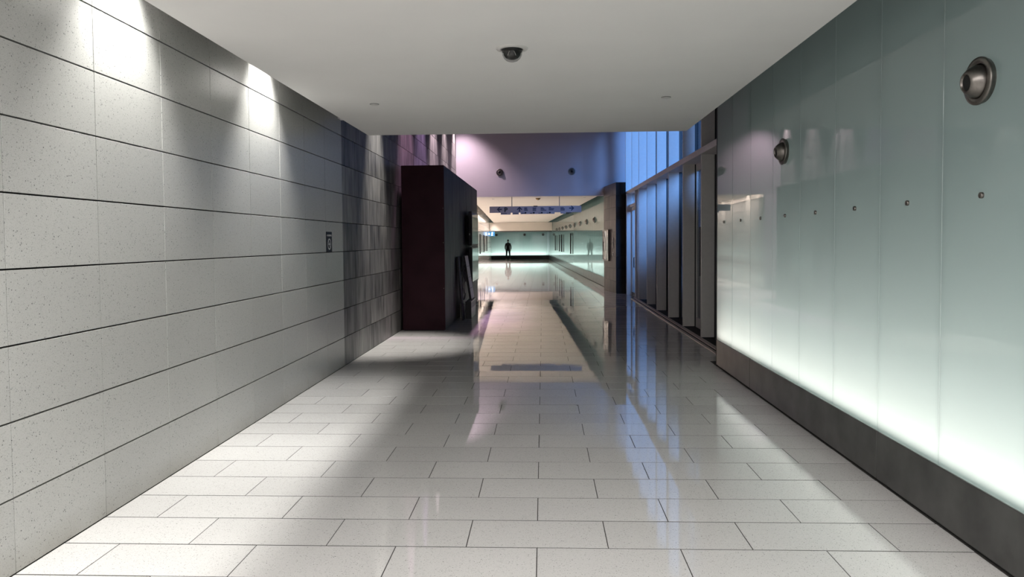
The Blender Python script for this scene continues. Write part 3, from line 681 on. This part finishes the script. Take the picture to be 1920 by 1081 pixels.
for x in (960, 1049): hpart('rod', tube([(sx(x), SY, sz(387.2)), (sx(x), SY, ZH + .002)], .014, 8), M['grey_plastic'])
hpart('sensor', sbox(1000.5, 1008, 386.4, 388, -.045, .0), M['black'])
def flat(pts, m, nm):
    bm = bmesh.new(); a = [bm.verts.new((sx(x), SY - .0375, sz(y))) for x, y in pts]; b = [bm.verts.new((sx(x), SY - .029, sz(y))) for x, y in pts]; n = len(pts)
    bm.faces.new(a); bm.faces.new(b[::-1])
    for i in range(n): bm.faces.new((a[i], b[i], b[(i+1) % n], a[(i+1) % n]))
    return hpart(nm, bm, m)
def arrow(cx, cy, d, s=1.0, m='sign_dark'):
    p = [(-4.9, 0), (.2, -5.0), (1.6, -3.9), (-.9, -1.1), (4.6, -1.1), (4.6, 1.1), (-.9, 1.1), (1.6, 3.9), (.2, 5.0)]
    if d == 'right': p = [(-x, y) for x, y in p]
    if d == 'up': p = [(y, x) for x, y in p]
    flat([(cx + x*s, cy + y*s) for x, y in p], M[m], 'arrow')
arrow(936.5, 392.7, 'left'); arrow(974.3, 392.6, 'up'); arrow(1071.8, 391.4, 'right')
bm = text_bm('P', .22, .007); bm.transform(Matrix.Translation((sx(948.6), SY - .038, sz(394))) @ Matrix.Rotation(math.pi/2, 4, 'X')); hpart('letter', bm, M['print_black'])
bars = []
for x, y0, ws in ((987, 391, (5.6, 6.2, 7)), (1003, 391, (7, 6, 6.5)), (1018, 391, (5, 7, 10.5)), (1033, 390.5, (4.5, 10, 9)), (1055, 391, (6, 8, 8))):
    for i, w in enumerate(ws): bars.append((x - 4, x - 4 + w, y0 - 1.1 + 2.1*i, y0 + .2 + 2.1*i))
for x, w in ((945, 11), (967, 9), (981, 6), (996, 5), (1012, 5), (1027, 4), (1068, 7)): bars.append((x - w/2, x + w/2, 399.6, 400.9))
bm = bmesh.new()
for a, b, c, d in bars: box(bm, sx(a), sx(b), SY - .0385, SY - .030, sz(d), sz(c))
o = hpart('print_lines', bm, M['sign_dark']); o['kind'] = 'stuff'
for x in (985.5, 1001, 1016, 1031):
    bm = lathe([(0, .009), (.030, .009), (.030, 0)], 20); bm.transform(Matrix.Translation((sx(x), SY - .030, sz(399.6))) @ Matrix.Rotation(math.pi/2, 4, 'X')); hpart('pictogram', bm, M['print_black'])
tag(hs, 'long lavender direction sign with arrows and a P hanging on two rods', 'sign')

# ------------------------------------------------------------------ exit sign far away
es = empty('exit_sign', (-4.18, 58.6, 2.22)); 
obj('housing', bbox(-.33, .33, -.05, .05, -.19, .17, w=.01, seg=1), M['exit_blue'], es)
bm = bmesh.new()
quad(bm, -.17, -.01, .16, .05); quad(bm, -.10, .03, .12, .05, -.8); quad(bm, -.10, -.05, .12, .05, .8)          # arrow
quad(bm, .11, -.0, .07, .13, .2); quad(bm, .15, -.09, .05, .12, .6); quad(bm, .08, -.09, .05, .12, -.5); quad(bm, .15, .03, .12, .04, .6); ring2d(bm, .0, .04, 14, .13, .11)
bm.transform(Matrix.Translation((0, -.052, 0)) @ Matrix.Rotation(math.pi/2, 4, 'X')); o = obj('pictogram', bm, M['exit_white'], es); o['kind'] = 'stuff'
obj('bracket', boxm(-.02, .02, -.02, .02, .17, .36), M['grey_plastic'], es)
tag(es, 'small lit blue exit sign with white arrow and running figure at the far end', 'sign')

# ------------------------------------------------------------------ person
def skinned(name, verts, edges, radii, mat, parent, root=0, sub=2):
    me = bpy.data.meshes.new(name); me.from_pydata(verts, edges, []); o = bpy.data.objects.new(name, me); COL.objects.link(o)
    m = o.modifiers.new('skin', 'SKIN'); m.use_smooth_shade = True; m.branch_smoothing = .6
    for i, r in enumerate(radii):
        r = r if isinstance(r, tuple) else (r, r)
        me.skin_vertices[0].data[i].radius = r
        me.skin_vertices[0].data[i].use_root = (i == root)
    s = o.modifiers.new('sub', 'SUBSURF'); s.levels = sub; s.render_levels = sub
    dg = bpy.context.evaluated_depsgraph_get(); dg.update()
    me2 = bpy.data.meshes.new_from_object(o.evaluated_get(dg)); me2.name = name
    bpy.data.objects.remove(o)
    me2.materials.clear(); me2.materials.append(mat)
    for p in me2.polygons: p.use_smooth = True
    q = bpy.data.objects.new(name, me2); COL.objects.link(q); q.parent = parent; return q
pr = empty('person', (-3.06, 64.3, 0))
# seen from behind, weight on both legs, arms hanging with the elbows a little out
V, E_, R_ = [], [], []
def add(p, r, link=None):
    V.append(p); R_.append(r)
    if link is not None: E_.append((link, len(V) - 1))
    return len(V) - 1
pel = add((0, 0, .94), (.130, .09))
w1 = add((0, 0, 1.08), (.140, .10), pel); ch = add((0, .0, 1.26), (.140, .095), w1); up = add((0, -.01, 1.39), (.110, .075), ch)
nk = add((0, 0, 1.50), .055, up); nk2 = add((0, .015, 1.56), .052, nk)
for sgn in (-1, 1):
    sh = add((sgn*.180, -.005, 1.40), .046, up); el = add((sgn*.240, -.02, 1.14), .038, sh); fo = add((sgn*.236, .04, 1.00), .038, el)
    wr_ = add((sgn*.226, .085, .885), .029, fo); pa = add((sgn*.220, .105, .82), (.040, .022), wr_); pa2 = add((sgn*.217, .112, .785), (.040, .020), pa)
    for kf, (dx, ln) in enumerate(((-.028, .068), (-.009, .078), (.010, .073), (.028, .058))):
        f1 = add((sgn*.217, .112 + dx, .755), .0095, pa2); f2 = add((sgn*.213, .118 + dx, .755 - ln*.5), .009, f1); add((sgn*.203, .124 + dx, .755 - ln*.95), .0075, f2)
    t1 = add((sgn*.203, .15, .80), .012, pa); add((sgn*.194, .165, .765), .0095, t1)
    hp = add((sgn*.095, 0, .87), .085, pel); th = add((sgn*.115, 0, .70), .078, hp); kn = add((sgn*.135, .005, .49), .062, th)
    cf = add((sgn*.148, -.012, .34), .058, kn); an = add((sgn*.160, -.005, .09), .040, cf); toe = add((sgn*.185, .10, .035), (.040, .028), an)
body = skinned('body', V, E_, R_, M['skin'], pr)
# head with face, ears, hair
bm = bmesh.new(); bmesh.ops.create_uvsphere(bm, u_segments=28, v_segments=20, radius=1)
for v in bm.verts:
    x, y, z = v.co; w = .075*(1 - .16*max(0, -z)); y2 = y*.098*(1 - .10*max(0, -z)); zz = z*.118
    if y > .3 and z < -.1: y2 += .012*max(0, y)*min(1, -z)
    v.co = (x*w, y2, zz)
head = obj('head', bm, M['skin'], pr, True, (0, .02, 1.655))
bm = bmesh.new(); bmesh.ops.create_cone(bm, cap_ends=True, segments=8, radius1=.016, radius2=.006, depth=.05)
bm.transform(Matrix.Translation((0, .102, -.02)) @ Matrix.Rotation(-.35, 4, 'X')); obj('nose', bm, M['skin'], head, True)
for sgn in (-1, 1):
    bm = bmesh.new(); bmesh.ops.create_uvsphere(bm, u_segments=10, v_segments=8, radius=1); bm.transform(Matrix.Translation((sgn*.076, -.005, -.01)) @ Matrix.Diagonal((.010, .020, .032, 1))); obj('ear', bm, M['skin'], head, True)
    bm = bmesh.new(); bmesh.ops.create_uvsphere(bm, u_segments=10, v_segments=8, radius=.011); bm.transform(Matrix.Translation((sgn*.031, .086, .004))); obj('eye', bm, M['print_white'], head, True)
bm = bmesh.new(); bmesh.ops.create_uvsphere(bm, u_segments=10, v_segments=6, radius=1); bm.transform(Matrix.Translation((0, .092, -.062)) @ Matrix.Diagonal((.025, .008, .006, 1))); obj('mouth', bm, M['jacket'], head, True)
bm = bmesh.new(); bmesh.ops.create_uvsphere(bm, u_segments=28, v_segments=20, radius=1)
bmesh.ops.delete(bm, geom=[v for v in bm.verts if v.co.z < -.30 or (v.co.y > .45 and v.co.z < .55)], context='VERTS')
for v in bm.verts: v.co = (v.co.x*.082, v.co.y*.108 - .004, v.co.z*.124 + .002)
obj('hair', bm, M['hair'], pr, True, (0, .02, 1.655))
# jacket: a looser shell round trunk and arms
V, E_, R_ = [], [], []
b0 = add((0, 0, .80), (.190, .140)); b1 = add((0, 0, .98), (.185, .135), b0); b2 = add((0, 0, 1.12), (.172, .122), b1); b3 = add((0, 0, 1.27), (.200, .140), b2); b4 = add((0, -.01, 1.395), (.200, .128), b3); b5 = add((0, 0, 1.48), (.100, .090), b4); add((0, .005, 1.525), .070, b5)
for sgn in (-1, 1):
    a = add((sgn*.180, -.005, 1.395), .086, b4); b = add((sgn*.243, -.02, 1.14), .060, a); c = add((sgn*.240, .04, 1.0), .054, b); add((sgn*.229, .078, .895), .046, c)
skinned('jacket', V, E_, R_, M['jacket'], pr)
V, E_, R_ = [], [], []
p0 = add((0, 0, .95), (.158, .115))
for sgn in (-1, 1):
    a = add((sgn*.095, 0, .86), .106, p0); b = add((sgn*.117, 0, .69), .094, a); c = add((sgn*.137, .005, .49), .074, b); d = add((sgn*.150, -.01, .33), .069, c); add((sgn*.161, -.003, .085), .062, d)
skinned('trousers', V, E_, R_, M['trousers'], pr)
for sgn in (-1, 1):
    V, E_, R_ = [], [], []
    a = add((sgn*.160, -.03, .050), (.046, .044)); b = add((sgn*.170, .04, .045), (.048, .038), a); c = add((sgn*.185, .125, .034), (.046, .027), b); add((sgn*.193, .165, .030), (.034, .022), c)
    so = skinned('shoe', V, E_, R_, M['shoe'], pr)
    bm = bmesh.new(); prism(bm, [(sgn*.160 - .045, -.075), (sgn*.160 + .045, -.075), (sgn*.19 + .045, .14), (sgn*.193, .19), (sgn*.19 - .04, .14)], .0, .018); obj('sole', bm, M['shoe_sole'], so)
tag(pr, 'dark haired person in brown jacket standing before the glowing end wall, seen from behind', 'person')
